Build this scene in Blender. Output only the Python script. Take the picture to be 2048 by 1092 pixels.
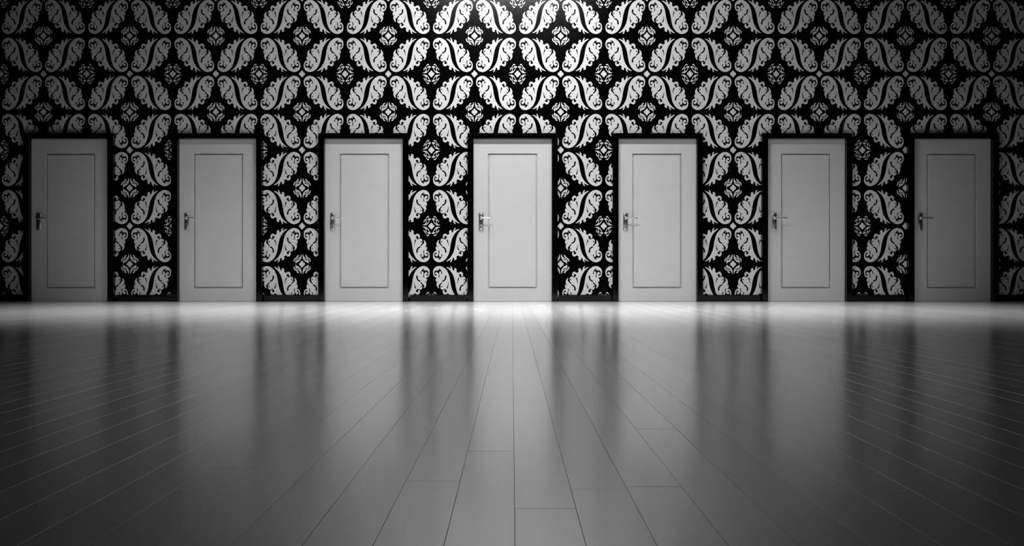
import bpy, bmesh, math, random
from mathutils import Vector, Matrix
from mathutils.geometry import tessellate_polygon

# ------------------------------------------------------------------ scene, camera, light, exposure
for o in list(bpy.data.objects):
    bpy.data.objects.remove(o, do_unlink=True)
scene = bpy.context.scene
COL = scene.collection
random.seed(7)

S = 158.0            # photograph pixels per metre on the wall plane (wall stands at y = 0)
D = 8.5              # camera to wall
F = S * D            # focal length in pixels of the 2048 wide frame
CAMZ = 57.0 / S

def PX(x): return (x - 1024.0) / S
def PZ(y): return (603.0 - y) / S

cam = bpy.data.cameras.new('camera')
cam.sensor_fit = 'HORIZONTAL'; cam.sensor_width = 36.0
cam.lens = 36.0 * F / 2048.0
cam.clip_start = 0.05; cam.clip_end = 100
camo = bpy.data.objects.new('camera', cam); COL.objects.link(camo)
camo.location = (0, -D, CAMZ); camo.rotation_euler = (math.pi / 2, 0, 0)
scene.camera = camo

world = bpy.data.worlds.new('world'); scene.world = world; world.use_nodes = True
world.node_tree.nodes['Background'].inputs[0].default_value = (1, 1, 1, 1)
world.node_tree.nodes['Background'].inputs[1].default_value = 0.002

def area_lamp(name, loc, aim, sx, sy, spread, watts):
    l = bpy.data.lights.new(name, 'AREA'); l.shape = 'RECTANGLE'; l.size = sx; l.size_y = sy
    l.spread = math.radians(spread); l.energy = watts
    o = bpy.data.objects.new(name, l); COL.objects.link(o); o.location = loc
    o.rotation_euler = (Vector(aim) - Vector(loc)).to_track_quat('-Z', 'Y').to_euler()
    return o
# a wide lamp high in front of the middle of the wall, and the downlights over the strip of floor by the doors
area_lamp('wall_lamp', (0, -2.45, 5.1), (0, 0, 2.9), 2.2, 0.22, 116, 106)
area_lamp('downlight_row', (0, -1.85, 5.4), (0, -1.85, 0.0001), 10.0, 1.2, 48, 168)
area_lamp('middle_downlight', (0, -1.8, 5.4), (0, -1.8, 0.0001), 4.0, 1.0, 60, 42)

vs = scene.view_settings
scene.display_settings.display_device = 'sRGB'
vs.view_transform = 'Standard'; vs.look = 'None'; vs.gamma = 1.0; vs.exposure = 0.0
vs.use_curve_mapping = False

# ------------------------------------------------------------------ helpers
def tag(o, label, cat=None, kind=None, group=None):
    if label: o['label'] = label
    if cat: o['category'] = cat
    if kind: o['kind'] = kind
    if group: o['group'] = group
    return o

def empty(name, loc=(0, 0, 0), parent=None):
    o = bpy.data.objects.new(name, None); COL.objects.link(o)
    o.location = loc; o.empty_display_size = 0.1
    if parent: o.parent = parent
    return o

def link_mesh(name, me, parent=None, loc=None):
    o = bpy.data.objects.new(name, me); COL.objects.link(o)
    if parent: o.parent = parent
    if loc: o.location = loc
    return o

def bm_mesh(name, bm, mat, smooth=False):
    bmesh.ops.recalc_face_normals(bm, faces=bm.faces)
    me = bpy.data.meshes.new(name); bm.to_mesh(me); bm.free()
    me.materials.append(mat)
    if smooth:
        for p in me.polygons: p.use_smooth = True
    return me

def add_box(bm, x0, x1, y0, y1, z0, z1, bevel=0.0, seg=2):
    r = bmesh.ops.create_cube(bm, size=1.0)
    vs_ = r['verts']
    for v in vs_:
        v.co = Vector(((x0 + x1) / 2 + v.co.x * (x1 - x0), (y0 + y1) / 2 + v.co.y * (y1 - y0), (z0 + z1) / 2 + v.co.z * (z1 - z0)))
    if bevel > 0:
        es = list({e for v in vs_ for e in v.link_edges})
        bmesh.ops.bevel(bm, geom=es, offset=bevel, segments=seg, affect='EDGES', profile=0.5)

def add_lathe(bm, prof, axis_o, axis_d, n=24):
    """profile of (radius, height) turned about an axis"""
    d = Vector(axis_d).normalized(); q = d.to_track_quat('Z', 'Y').to_matrix(); o = Vector(axis_o)
    rings = []
    for r, h in prof:
        if r < 1e-6:
            rings.append([bm.verts.new(o + q @ Vector((0, 0, h)))])
        else:
            rings.append([bm.verts.new(o + q @ Vector((r * math.cos(2 * math.pi * k / n), r * math.sin(2 * math.pi * k / n), h))) for k in range(n)])
    for a, b in zip(rings, rings[1:]):
        for k in range(n):
            l = (k + 1) % n
            if len(a) == 1 and len(b) == 1: continue
            if len(a) == 1: bm.faces.new((a[0], b[k], b[l]))
            elif len(b) == 1: bm.faces.new((a[k], a[l], b[0]))
            else: bm.faces.new((a[k], a[l], b[l], b[k]))

def add_tube(bm, pts, rad, n=12):
    pts = [Vector(p) for p in pts]
    rings = []
    for i, p in enumerate(pts):
        t = (pts[min(i + 1, len(pts) - 1)] - pts[max(i - 1, 0)]).normalized()
        q = t.to_track_quat('Z', 'Y').to_matrix()
        r = rad[i] if isinstance(rad, (list, tuple)) else rad
        rings.append([bm.verts.new(p + q @ Vector((r * math.cos(2 * math.pi * k / n), r * math.sin(2 * math.pi * k / n), 0))) for k in range(n)])
    for a, b in zip(rings, rings[1:]):
        # align ring starts
        best = min(range(n), key=lambda s: sum((a[k].co - b[(k + s) % n].co).length for k in (0, n // 4)))
        b[:] = b[best:] + b[:best]
        for k in range(n):
            bm.faces.new((a[k], a[(k + 1) % n], b[(k + 1) % n], b[k]))
    bm.faces.new(rings[0]); bm.faces.new(rings[-1])

# ------------------------------------------------------------------ materials
def mat(name):
    m = bpy.data.materials.new(name); m.use_nodes = True
    nt = m.node_tree; b = nt.nodes['Principled BSDF']
    return m, nt, b

def grey(v): return (v, v, v, 1)

def plain(name, v, rough, ior=1.5, metal=0.0, noise=0.0, scale=40.0, bump=0.0, bscale=120.0, rvar=0.0, spec=0.5):
    m, nt, b = mat(name)
    b.inputs['Base Color'].default_value = grey(v)
    b.inputs['Roughness'].default_value = rough
    b.inputs['IOR'].default_value = ior
    b.inputs['Metallic'].default_value = metal
    b.inputs['Specular IOR Level'].default_value = spec
    g = nt.nodes.new('ShaderNodeNewGeometry')
    if noise or rvar:
        n = nt.nodes.new('ShaderNodeTexNoise'); n.inputs['Scale'].default_value = scale; n.inputs['Detail'].default_value = 6
        nt.links.new(g.outputs['Position'], n.inputs['Vector'])
    if noise:
        r = nt.nodes.new('ShaderNodeMapRange')
        r.inputs['From Min'].default_value = 0.3; r.inputs['From Max'].default_value = 0.7
        r.inputs['To Min'].default_value = v * (1 - noise); r.inputs['To Max'].default_value = v * (1 + noise)
        nt.links.new(n.outputs['Fac'], r.inputs['Value'])
        nt.links.new(r.outputs['Result'], b.inputs['Base Color'])
    if rvar:
        r = nt.nodes.new('ShaderNodeMapRange')
        r.inputs['From Min'].default_value = 0.3; r.inputs['From Max'].default_value = 0.7
        r.inputs['To Min'].default_value = rough - rvar; r.inputs['To Max'].default_value = rough + rvar
        nt.links.new(n.outputs['Fac'], r.inputs['Value'])
        nt.links.new(r.outputs['Result'], b.inputs['Roughness'])
    if bump:
        n2 = nt.nodes.new('ShaderNodeTexNoise'); n2.inputs['Scale'].default_value = bscale; n2.inputs['Detail'].default_value = 4
        nt.links.new(g.outputs['Position'], n2.inputs['Vector'])
        bp = nt.nodes.new('ShaderNodeBump'); bp.inputs['Strength'].default_value = bump; bp.inputs['Distance'].default_value = 0.002
        nt.links.new(n2.outputs['Fac'], bp.inputs['Height'])
        nt.links.new(bp.outputs['Normal'], b.inputs['Normal'])
    return m

M_paper = plain('black_wallpaper', 0.0006, 0.21, spec=0.07, noise=0.3, scale=60, bump=0.012, bscale=260, rvar=0.04)
M_print = plain('white_print', 0.51, 0.6, spec=0.05, noise=0.07, scale=330, bump=0.10, bscale=300)
M_door = plain('white_door_paint', 0.49, 0.38, noise=0.02, scale=6, bump=0.03, bscale=70)
M_trim = plain('black_gloss_paint', 0.0006, 0.10, spec=0.5, noise=0.2, scale=12, rvar=0.02)
M_chrome = plain('brushed_chrome', 0.38, 0.34, metal=1.0, noise=0.05, scale=90, rvar=0.04)
M_dark = plain('dark_hole', 0.01, 0.6, noise=0.2, scale=50)
M_sub = plain('subfloor', 0.05, 0.8, noise=0.2, scale=20)

PW = 142.5 / 546.0 * CAMZ          # plank width
POFF = 6.0 / 546.0 * CAMZ          # offset of the plank seams from the centre line

def plank_material():
    m, nt, b = mat('grey_lacquered_planks')
    L = nt.links.new
    g = nt.nodes.new('ShaderNodeNewGeometry')
    sx = nt.nodes.new('ShaderNodeSeparateXYZ'); L(g.outputs['Position'], sx.inputs[0])
    row = nt.nodes.new('ShaderNodeMath'); row.operation = 'SUBTRACT'; L(sx.outputs['X'], row.inputs[0]); row.inputs[1].default_value = POFF
    rd = nt.nodes.new('ShaderNodeMath'); rd.operation = 'DIVIDE'; L(row.outputs[0], rd.inputs[0]); rd.inputs[1].default_value = PW
    fl = nt.nodes.new('ShaderNodeMath'); fl.operation = 'FLOOR'; L(rd.outputs[0], fl.inputs[0])
    wn = nt.nodes.new('ShaderNodeTexWhiteNoise'); wn.noise_dimensions = '1D'; L(fl.outputs[0], wn.inputs['W'])
    # grain runs along the boards and starts somewhere else on every row
    sh = nt.nodes.new('ShaderNodeCombineXYZ')
    mu = nt.nodes.new('ShaderNodeMath'); mu.operation = 'MULTIPLY'; L(wn.outputs['Value'], mu.inputs[0]); mu.inputs[1].default_value = 37.0
    L(sx.outputs['X'], sh.inputs[0]); L(sx.outputs['Y'], sh.inputs[1]); L(mu.outputs[0], sh.inputs[2])
    mp = nt.nodes.new('ShaderNodeMapping'); L(sh.outputs[0], mp.inputs['Vector']); mp.inputs['Scale'].default_value = (14, 0.7, 1)
    n = nt.nodes.new('ShaderNodeTexNoise'); n.inputs['Scale'].default_value = 1.0; n.inputs['Detail'].default_value = 3; n.inputs['Roughness'].default_value = 0.5
    L(mp.outputs[0], n.inputs['Vector'])
    tone = nt.nodes.new('ShaderNodeMapRange'); L(n.outputs['Fac'], tone.inputs['Value'])
    tone.inputs['From Min'].default_value = 0.3; tone.inputs['From Max'].default_value = 0.7
    tone.inputs['To Min'].default_value = 0.98; tone.inputs['To Max'].default_value = 1.02
    rt = nt.nodes.new('ShaderNodeMapRange'); L(wn.outputs['Value'], rt.inputs['Value'])
    rt.inputs['To Min'].default_value = FLOOR_ALB * 0.92; rt.inputs['To Max'].default_value = FLOOR_ALB * 1.08
    mm = nt.nodes.new('ShaderNodeMath'); mm.operation = 'MULTIPLY'; L(tone.outputs['Result'], mm.inputs[0]); L(rt.outputs['Result'], mm.inputs[1])
    L(mm.outputs[0], b.inputs['Base Color'])
    rr = nt.nodes.new('ShaderNodeMapRange'); L(n.outputs['Fac'], rr.inputs['Value'])
    rr.inputs['From Min'].default_value = 0.3; rr.inputs['From Max'].default_value = 0.7
    rr.inputs['To Min'].default_value = FLOOR_ROUGH - 0.01; rr.inputs['To Max'].default_value = FLOOR_ROUGH + 0.01
    L(rr.outputs['Result'], b.inputs['Roughness'])
    b.inputs['IOR'].default_value = FLOOR_IOR
    b.inputs['Metallic'].default_value = FLOOR_METAL
    b.inputs['Coat Weight'].default_value = 1.0
    b.inputs['Coat Roughness'].default_value = COAT_ROUGH
    b.inputs['Coat IOR'].default_value = COAT_IOR
    return m
COAT_ROUGH = 0.19; COAT_IOR = 2.5; FLOOR_ALB = 0.85; FLOOR_ROUGH = 0.29; FLOOR_IOR = 1.6; FLOOR_METAL = 0.45
M_plank = plank_material()

# ------------------------------------------------------------------ layout of the wall (metres)
DOOR_C = [v / S for v in (-883.0, -587.2, -295.6, 1.3, 290.1, 587.5, 878.9)]   # door centres
DW = 156.6 / S                     # opening width
DH = PZ(278.5)                     # opening height
CASW = 11.4 / S                    # casing width
CASP = 0.050                       # casing stands this far out of the wall
WX = 8.6; WH = 6.0                 # wall half width, height
BBH = 0.085; BBP = 0.014           # baseboard height, projection

# ------------------------------------------------------------------ wall
openings = [(c - DW / 2 - 0.004, c + DW / 2 + 0.004) for c in DOOR_C]
OT = DH + 0.004
bm = bmesh.new()
xs = [-WX] + [v for o in openings for v in o] + [WX]
for i in range(0, len(xs), 2):                       # piers between the openings
    add_box(bm, xs[i], xs[i + 1], 0.0, 0.14, 0.0, OT)
add_box(bm, -WX, WX, 0.0, 0.14, OT, WH)
bmesh.ops.remove_doubles(bm, verts=bm.verts, dist=1e-5)
wall = link_mesh('wall_back', bm_mesh('wall_back', bm, M_paper))
tag(wall, 'black wall papered with a repeating white scrolling leaf pattern behind the seven doors', 'wall', 'structure')

# ------------------------------------------------------------------ wallpaper print
def smooth_loop(pts, k=3):
    """closed Catmull-Rom curve through the traced points"""
    n = len(pts); out = []
    for i in range(n):
        p0, p1, p2, p3 = (Vector(pts[(i + j - 1) % n]) for j in range(4))
        for s in range(k):
            t = s / k
            out.append(0.5 * ((2 * p1) + (p2 - p0) * t + (2 * p0 - 5 * p1 + 4 * p2 - p3) * t * t + (3 * p1 - p0 - 3 * p2 + p3) * t ** 3))
    return out

LEAF = [(1530,165),(1440,155),(1350,190),(1262,250),(1280,180),(1305,98),(1245,110),(1195,170),(1165,265),(1140,325),(1108,338),(1078,295),
        (1085,235),(1050,208),(990,220),(940,270),(928,340),(948,405),(925,432),(885,440),(868,478),(835,462),(770,415),(700,405),(640,440),(595,510),
        (583,580),(602,635),(650,668),(695,672),(712,640),(690,615),(684,580),(712,553),(760,547),(808,582),(808,622),(775,655),(748,695),(718,722),(680,716),
        (640,692),(598,672),(560,678),(515,692),(472,742),(453,800),(458,850),(466,905),(482,962),(520,1012),(560,1050),(535,1078),(505,1062),(462,1010),(408,958),(370,900),(374,840),
        (402,772),(385,752),(338,772),(288,832),(253,905),(242,985),(254,1050),(266,1088),(222,1128),(200,1188),(205,1250),(235,1300),(262,1328),
        (180,1352),(112,1412),(72,1500),(55,1600),(60,1700),(86,1790),(140,1870),(220,1930),(310,1968),(400,1980),(500,1965),(600,1922),(690,1862),(780,1780),
        (850,1680),(910,1560),(952,1440),(984,1300),(1005,1180),(1022,1060),(1042,950),(1070,830),(1102,715),(1150,595),(1205,495),(1270,395),(1340,315),(1420,242),(1490,195)]
Z2 = 983
LEAF_HOLES = [
    [(550,170),(578,128),(640,145),(710,190),(765,265),(790,350),(792,430),(768,488),(732,450),(700,418),(715,370),(705,310),(670,250),(610,205)],
    [(150,500),(130,570),(135,650),(160,720),(210,752),(262,748),(300,728),(320,772),(345,778),(375,738),(396,755),(365,830),(385,850),(440,822),(490,772),(532,702),(562,620),(560,572),(522,560),(497,592),
     (522,625),(515,670),(480,697),(430,690),(397,640),(384,580),(390,520),(418,450),(388,360),(344,364),(370,430),(368,500),(350,570),(310,632),(260,668),(215,652),(182,602),(172,552),(196,538),(232,545),(266,510),(236,465),(186,474)],
    [(283,140),(305,122),(327,142),(308,170)],
]
LEAF_HOLES = [[(x, y + Z2) for x, y in h] for h in LEAF_HOLES]
LEAF_HOLES += [[(810,785),(822,738),(852,742),(876,792),(895,880),(905,980),(902,1060),(886,1050),(878,950),(848,878)],
               [(490,845),(525,805),(560,840),(525,878)]]
def tr_leaf(p):  # zoomed trace -> photograph pixels relative to the centre of its cell, y up
    return ((950 + p[0] / 27.3) - 992.0, 109.9 - (72 + p[1] / 27.3) + 0.1)
ROS_A = [(572,105),(598,130),(618,190),(650,240),(690,268),(725,262),(738,240),(700,215),(675,195),(680,155),(720,150),(765,175),(788,225),(797,250),(850,268),(900,320),(925,385),(905,445),(878,445),(868,395),
         (843,342),(800,310),(765,312),(700,318),(642,312),(668,338),(720,348),(765,336),(800,335),(828,370),(842,440),(835,500),(812,528),(790,510),(775,478),(720,460),(650,410),(600,350),(572,280),(563,200)]
ROS_AH = [(735,375),(772,372),(784,394),(755,405)]
ROS_B = [(930,530),(860,540),(780,530),(730,500),(680,440),(640,380),(620,320),(600,300),(575,295),(570,240),(600,215),(660,225),(702,242),(727,280),(722,322),(700,325),(690,297),(667,287),(656,312),(667,352),(702,397),(738,440),(757,440),
         (756,380),(752,330),(765,270),(748,218),(710,188),(660,192),(640,165),(660,130),(700,120),(745,150),(785,220),(797,275),(830,275),(867,312),(892,392),(865,412),(840,375),(825,332),(802,332),(792,370),(802,430),(852,480),(930,513)]
INK = 0.34
QUAT = [(0,155),(42,140),(60,100),(82,74),(122,56),(140,0)]

def shrink(loop, d):
    n = len(loop); pts = [Vector((p[0], p[1])) for p in loop]
    area = sum(pts[i].x * pts[(i + 1) % n].y - pts[(i + 1) % n].x * pts[i].y for i in range(n))
    s_ = 1 if area > 0 else -1
    res = []
    for i in range(n):
        t = (pts[(i + 1) % n] - pts[i - 1]); t = t.normalized() if t.length > 1e-9 else Vector((1, 0))
        res.append(pts[i] + Vector((-t.y, t.x)) * s_ * d)
    return res

def flat(loops):
    """triangulated flat shape: first loop outline, the others holes -> (points, triangles)"""
    loops = [shrink(l, INK if k == 0 else -0.10) for k, l in enumerate(loops)]     # the trace follows the outer rim of soft edges
    ls = [[Vector((p[0], p[1], 0)) for p in l] for l in loops]
    tris = tessellate_polygon(ls)
    return [p for l in ls for p in l], tris

leaf = flat([[tr_leaf(p) for p in smooth_loop(LEAF)]] + [[tr_leaf(p) for p in smooth_loop(h)] for h in LEAF_HOLES])
rosA = flat([[((p[0] - 543) / 21.84, (545 - p[1]) / 21.84) for p in smooth_loop(ROS_A)], [((p[0] - 543) / 21.84, (545 - p[1]) / 21.84) for p in smooth_loop(ROS_AH, 2)]])
rosB = flat([[((p[0] - 548) / 21.84, (565 - p[1]) / 21.84) for p in smooth_loop(ROS_B)]])
qp = QUAT + [(x, -y) for x, y in QUAT[::-1][1:]]
qp = qp + [(-x, y) for x, y in qp[::-1][1:-1]]
quat = flat([[(p[0] / 22.6, p[1] / 22.6) for p in smooth_loop(qp)]])

CX, CY = 172.375, 152.15            # repeat of the paper in photograph pixels
X0, Y0 = 948.9, 147.9               # centre of one small four-lobed flower
V = []; T = []
def stamp(shape, cx, cy, sx=1, sy=1):
    x_, z_ = PX(cx), PZ(cy)
    if x_ < -WX + 0.02 - 0.3 or x_ > WX + 0.3 or z_ > WH + 0.3 or z_ < -0.3: return
    b0 = len(V)
    V.extend((x_ + sx * p.x / S, 0.0, z_ + sy * p.y / S) for p in shape[0])
    T.extend(tuple(b0 + i for i in t) for t in shape[1])
for i in range(-10, 11):
    for j in range(-5, 6):
        bx_, by_ = X0 + i * CX, Y0 + j * CY
        stamp(quat, bx_, by_)
        stamp(quat, bx_, by_ - CY / 2); stamp(quat, bx_ + CX / 2, by_)
        for sx in (1, -1):
            for sy in (1, -1):
                stamp(rosA, bx_, by_ - CY / 2, sx, sy)
                stamp(rosB, bx_ + CX / 2, by_, sx, sy)
        # four leaf pairs per repeat: two mirrored ways in a chequerboard
        for a, c, m in ((1, -1, 1), (-1, -1, -1), (-1, 1, 1), (1, 1, -1)):
            for rot in (1, -1):
                stamp(leaf, bx_ + a * CX / 4, by_ + c * CY / 4, rot * m, rot)
def clip(bm, x0, x1, z0, z1):
    for co, no in (((x0, 0, 0), (-1, 0, 0)), ((x1, 0, 0), (1, 0, 0)), ((0, 0, z0), (0, 0, -1)), ((0, 0, z1), (0, 0, 1))):
        bmesh.ops.bisect_plane(bm, geom=list(bm.verts) + list(bm.edges) + list(bm.faces), plane_co=co, plane_no=no, clear_outer=True, dist=1e-7)
out = bmesh.new()
regs = [(-WX + 0.01, WX - 0.01, OT + 0.03, WH - 0.01)]
for i in range(0, len(xs), 2):
    regs.append((xs[i] + (0.01 if i == 0 else 0.03), xs[i + 1] - (0.01 if i == len(xs) - 2 else 0.03), BBH - 0.03, OT + 0.03))
def add_tris(tris, rg=None):
    use = {}; vv = []
    for t in tris:
        for k in t:
            if k not in use: use[k] = len(vv); vv.append(V[k])
    tmp = bpy.data.meshes.new('t'); tmp.from_pydata(vv, [], [tuple(use[k] for k in t) for t in tris])
    if rg:
        b2 = bmesh.new(); b2.from_mesh(tmp); clip(b2, *rg); b2.to_mesh(tmp); b2.free()
    out.from_mesh(tmp); bpy.data.meshes.remove(tmp)
for rg in regs:
    x0, x1, z0, z1 = rg
    ins = []; cross = []
    for t in T:
        tx = [V[k][0] for k in t]; tz = [V[k][2] for k in t]
        if max(tx) <= x0 or min(tx) >= x1 or max(tz) <= z0 or min(tz) >= z1: continue
        if min(tx) >= x0 and max(tx) <= x1 and min(tz) >= z0 and max(tz) <= z1: ins.append(t)
        else: cross.append(t)
    if ins: add_tris(ins)
    if cross: add_tris(cross, rg)
for f in out.faces:
    f.normal_update()
    if f.normal.y > 0: f.normal_flip()
me = bpy.data.meshes.new('wallpaper_print'); out.to_mesh(me); out.free(); me.materials.append(M_print)
pr = link_mesh('wallpaper_print', me, wall, (0, -0.0006, 0))
tag(pr, 'white scrolling leaf, rosette and four-lobed flower print', kind='stuff')

# ------------------------------------------------------------------ floor: subfloor and single planks
FX = 8.6; FY0 = -10.1
bm = bmesh.new(); add_box(bm, -FX, FX, FY0, 0.14, -0.10, -0.016)
floor = link_mesh('floor', bm_mesh('floor', bm, M_sub))
tag(floor, 'glossy grey floor of long narrow boards running up to the doors', 'floor', 'structure')

GAP = 0.0003; BEV = 0.0003; TH = 0.014
def plank_geo(w, l):
    """board of width w and length l about its own centre, top at z = 0, bevelled top edge"""
    a, b = w / 2 - GAP, l / 2 - GAP
    lo = [(-a, -b, -TH), (a, -b, -TH), (a, b, -TH), (-a, b, -TH)]
    mi = [(-a, -b, -BEV), (a, -b, -BEV), (a, b, -BEV), (-a, b, -BEV)]
    c, d = a - BEV, b - BEV
    up = [(-c, -d, 0), (c, -d, 0), (c, d, 0), (-c, d, 0)]
    vv = lo + mi + up
    ff = [(8, 9, 10, 11), (3, 2, 1, 0)]
    for k in range(4):
        l_ = (k + 1) % 4
        ff += [(k, l_, 4 + l_, 4 + k), (4 + k, 4 + l_, 8 + l_, 8 + k)]
    return vv, ff

PL = 2.0
joint = {}
for px, py in ((1128, 1017), (1495, 945), (1310, 973), (168, 1050), (462, 936), (358, 903), (860, 962)):
    d = CAMZ * F / (py - 546.0); x = (px - 1024) / F * d
    joint[math.floor((x - POFF) / PW)] = -D + d
planks = []
r0 = math.ceil((-FX - POFF) / PW); r1 = math.floor((FX - POFF) / PW)
for r in range(r0, r1):
    xa = POFF + r * PW
    off = joint.get(r)
    if off is None:
        off = random.choice([0, .33, .66]) * PL + random.uniform(-0.25, 0.25) + 0.15
    cuts = sorted({FY0, 0.0} | {off + PL * k for k in range(-14, 15) if FY0 + 0.1 < off + PL * k < -0.1})
    for ya, yb in zip(cuts, cuts[1:]):
        planks.append((xa, xa + PW, ya, yb))
def shown(p):   # rough projected area inside the frame
    a = 0.0
    n = 12
    for k in range(n):
        y = p[2] + (p[3] - p[2]) * (k + 0.5) / n; d = y + D
        if d < 1.04: continue
        u0, u1 = max(-1024, F * p[0] / d), min(1024, F * p[1] / d)
        if u1 > u0: a += (u1 - u0) * F * CAMZ / d / d * (p[3] - p[2]) / n
    return a
planks.sort(key=shown, reverse=True)
cache = {}
for p in planks[:300]:
    l = round(p[3] - p[2], 4)
    if l not in cache:
        m_ = bpy.data.meshes.new('plank'); v_, f_ = plank_geo(PW, l); m_.from_pydata(v_, [], f_); m_.materials.append(M_plank); cache[l] = m_
    link_mesh('plank', cache[l], floor, ((p[0] + p[1]) / 2, (p[2] + p[3]) / 2, random.uniform(-0.0002, 0.0)))
V = []; Fc = []
for p in planks[300:]:
    v_, f_ = plank_geo(PW, p[3] - p[2]); b0 = len(V); dz = random.uniform(-0.0002, 0.0)
    V.extend((v[0] + (p[0] + p[1]) / 2, v[1] + (p[2] + p[3]) / 2, v[2] + dz) for v in v_)
    Fc.extend(tuple(b0 + i for i in f) for f in f_)
m_ = bpy.data.meshes.new('far_planks'); m_.from_pydata(V, [], Fc); m_.materials.append(M_plank)
tag(link_mesh('far_planks', m_, floor), 'remaining floor boards farther off and at the sides', kind='stuff')

# ------------------------------------------------------------------ baseboards
bb = tag(empty('baseboard_back'), 'low glossy black baseboard in short lengths between the door casings', 'baseboard', 'structure')
for i in range(0, len(xs), 2):
    xa = xs[i] + (0 if i == 0 else CASW + 0.006); xb = xs[i + 1] - (0 if i == len(xs) - 2 else CASW + 0.006)
    bm = bmesh.new(); add_box(bm, xa, xb, -BBP, -0.0004, 0.001, BBH, 0.003)
    link_mesh('baseboard_length', bm_mesh('baseboard_length', bm, M_trim), bb)

# ------------------------------------------------------------------ door casings
WHERE = ['leftmost door, darkest on the left', 'second door from the left', 'third door from the left', 'middle door, the brightest one',
         'third door from the right', 'second door from the right', 'rightmost door, darkest on the right']
def box_me(name, dims, m, bev=0.0):
    bm = bmesh.new(); add_box(bm, *dims, bev); return bm_mesh(name, bm, m)
h = DW / 2
side_l = box_me('side_casing', (-h - CASW, -h, -CASP, -0.0008, 0.001, DH), M_trim, 0.001)
side_r = box_me('side_casing', (h, h + CASW, -CASP, -0.0008, 0.001, DH), M_trim, 0.001)
head = box_me('head_casing', (-h - CASW, h + CASW, -CASP, -0.0008, DH + 0.0003, DH + 0.0685), M_trim, 0.001)
for i, c in enumerate(DOOR_C):
    t = empty('trim_%d' % (i + 1), (c, 0, 0))
    tag(t, 'glossy black casing around the ' + WHERE[i], 'door casing', 'structure')
    link_mesh('side_casing', side_l, t); link_mesh('side_casing', side_r, t); link_mesh('head_casing', head, t)

# ------------------------------------------------------------------ doors
PWID = 98.5 / S; PZ0 = PZ(576.5); PZ1 = PZ(306.8)      # outer edge of the groove round the panel
GRV = 3.0 / S; GDEP = 0.022
def leaf_mesh():
    bm = bmesh.new()
    a = h - 0.002; z0, z1 = 0.003, DH - 0.002; yb = 0.040
    g = PWID / 2
    def rect(x0, x1, za, zb, y): return [bm.verts.new((x0, y, za)), bm.verts.new((x1, y, za)), bm.verts.new((x1, y, zb)), bm.verts.new((x0, y, zb))]
    o_ = rect(-a, a, z0, z1, 0.0); ob = rect(-a, a, z0, z1, yb)
    e = 0.0016
    i_ = rect(-g - e, g + e, PZ0 - e, PZ1 + e, 0.0); i2 = rect(-g, g, PZ0, PZ1, e); ib = rect(-g, g, PZ0, PZ1, GDEP)
    for A, B in ((o_, i_), (i_, i2), (i2, ib), (ob, o_)):
        for k in range(4): bm.faces.new((A[k], A[(k + 1) % 4], B[(k + 1) % 4], B[k]))
    bm.faces.new(ib); bm.faces.new(ob)
    return bm_mesh('door_leaf', bm, M_door)
def panel_mesh():
    bm = bmesh.new(); g = PWID / 2 - GRV
    add_box(bm, -g, g, 0.0, GDEP - 0.0002, PZ0 + GRV, PZ1 - GRV)
    es = [e for e in bm.edges if all(abs(v.co.y) < 1e-6 for v in e.verts)]
    bmesh.ops.bevel(bm, geom=es, offset=0.0022, segments=2, affect='EDGES')
    return bm_mesh('panel', bm, M_door)
me_leaf, me_panel = leaf_mesh(), panel_mesh()

HX = -h + 15.2 / S; HZ = PZ(436.4); HZ0 = PZ(460.2); HZ1 = PZ(426.2)
def half_round(bm, w, dep, z0, z1, n=12, cap=0.004):
    """upright bar with a bulging front, ends rolled in a little"""
    secs = [(z0, 0.86), (z0 + cap, 1.0), (z1 - cap, 1.0), (z1, 0.86)]
    rings = []
    for z, s in secs:
        ring = [bm.verts.new((w / 2 * s * math.cos(math.pi * k / n), -0.0002 - dep * s * math.sin(math.pi * k / n) ** 0.8, z)) for k in range(n + 1)]
        rings.append(ring)
    for A, B in zip(rings, rings[1:]):
        for k in range(n): bm.faces.new((A[k], A[k + 1], B[k + 1], B[k]))
        bm.faces.new((A[n], A[0], B[0], B[n]))
    bm.faces.new(rings[0]); bm.faces.new(rings[-1])
bm = bmesh.new(); half_round(bm, 0.058, 0.016, HZ0, HZ1); me_plate = bm_mesh('handle_plate', bm, M_chrome, True)
me_bands = []
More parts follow.
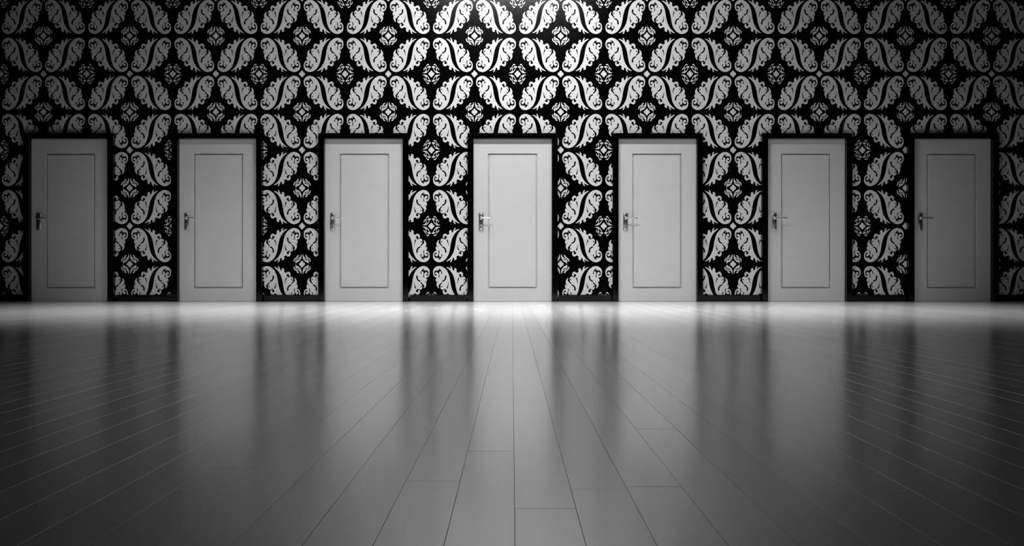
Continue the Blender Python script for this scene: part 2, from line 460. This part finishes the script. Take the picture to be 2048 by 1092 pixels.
for w_, d_, za, zb in ((0.064, 0.020, HZ1 - 0.020, HZ1 - 0.012), (0.064, 0.020, HZ0 + 0.012, HZ0 + 0.020), (0.062, 0.0185, HZ0 + 0.058, HZ0 + 0.064)):
    bm = bmesh.new(); half_round(bm, w_, d_, za, zb, cap=0.0018); me_bands.append(bm_mesh('plate_band', bm, M_chrome, True))
bm = bmesh.new(); add_lathe(bm, [(0.0, -0.010), (0.020, -0.010), (0.020, -0.022), (0.017, -0.026), (0.0105, -0.027), (0.0105, -0.052), (0.009, -0.058), (0.0, -0.0605)][::-1], (0, 0, HZ), (0, 1, 0), 24)
me_neck = bm_mesh('lever_neck', bm, M_chrome, True)
bm = bmesh.new()
add_tube(bm, [(-0.004, -0.050, HZ), (0.012, -0.052, HZ), (0.04, -0.053, HZ), (0.085, -0.053, HZ - 0.0005), (0.12, -0.052, HZ - 0.001), (0.138, -0.049, HZ - 0.001), (0.144, -0.046, HZ - 0.001)], [0.0085, 0.0085, 0.0075, 0.007, 0.007, 0.007, 0.005], 14)
me_lever = bm_mesh('lever', bm, M_chrome, True)
bm = bmesh.new(); add_lathe(bm, [(0.0, -0.0185), (0.006, -0.0185), (0.006, -0.0145)], (0, 0, HZ0 + 0.040), (0, 1, 0), 16)
add_box(bm, -0.0028, 0.0028, -0.0185, -0.0145, HZ0 + 0.024, HZ0 + 0.038)
me_key = bm_mesh('keyhole', bm, M_dark)
DL = ['darkest white panelled door at the left end of the row',
      'grey-white panelled door second from the left end of the row',
      'pale panelled door just left of the brightest middle door',
      'brightest white panelled door in the middle of the row of seven',
      'pale panelled door just right of the brightest middle door',
      'grey-white panelled door second from the right end of the row',
      'darkest white panelled door at the right end of the row']
for i, c in enumerate(DOOR_C):
    t = empty('door_%d' % (i + 1), (c, 0, 0)); tag(t, DL[i], 'door', 'structure')
    link_mesh('door_leaf', me_leaf, t)
    link_mesh('panel', me_panel, t)
    hd = link_mesh('handle_plate', me_plate, t, (HX, 0, 0)); hd['label'] = 'upright chrome handle plate'
    for mb in me_bands: link_mesh('plate_band', mb, hd)
    link_mesh('lever_neck', me_neck, hd); link_mesh('lever', me_lever, hd); link_mesh('keyhole', me_key, hd)
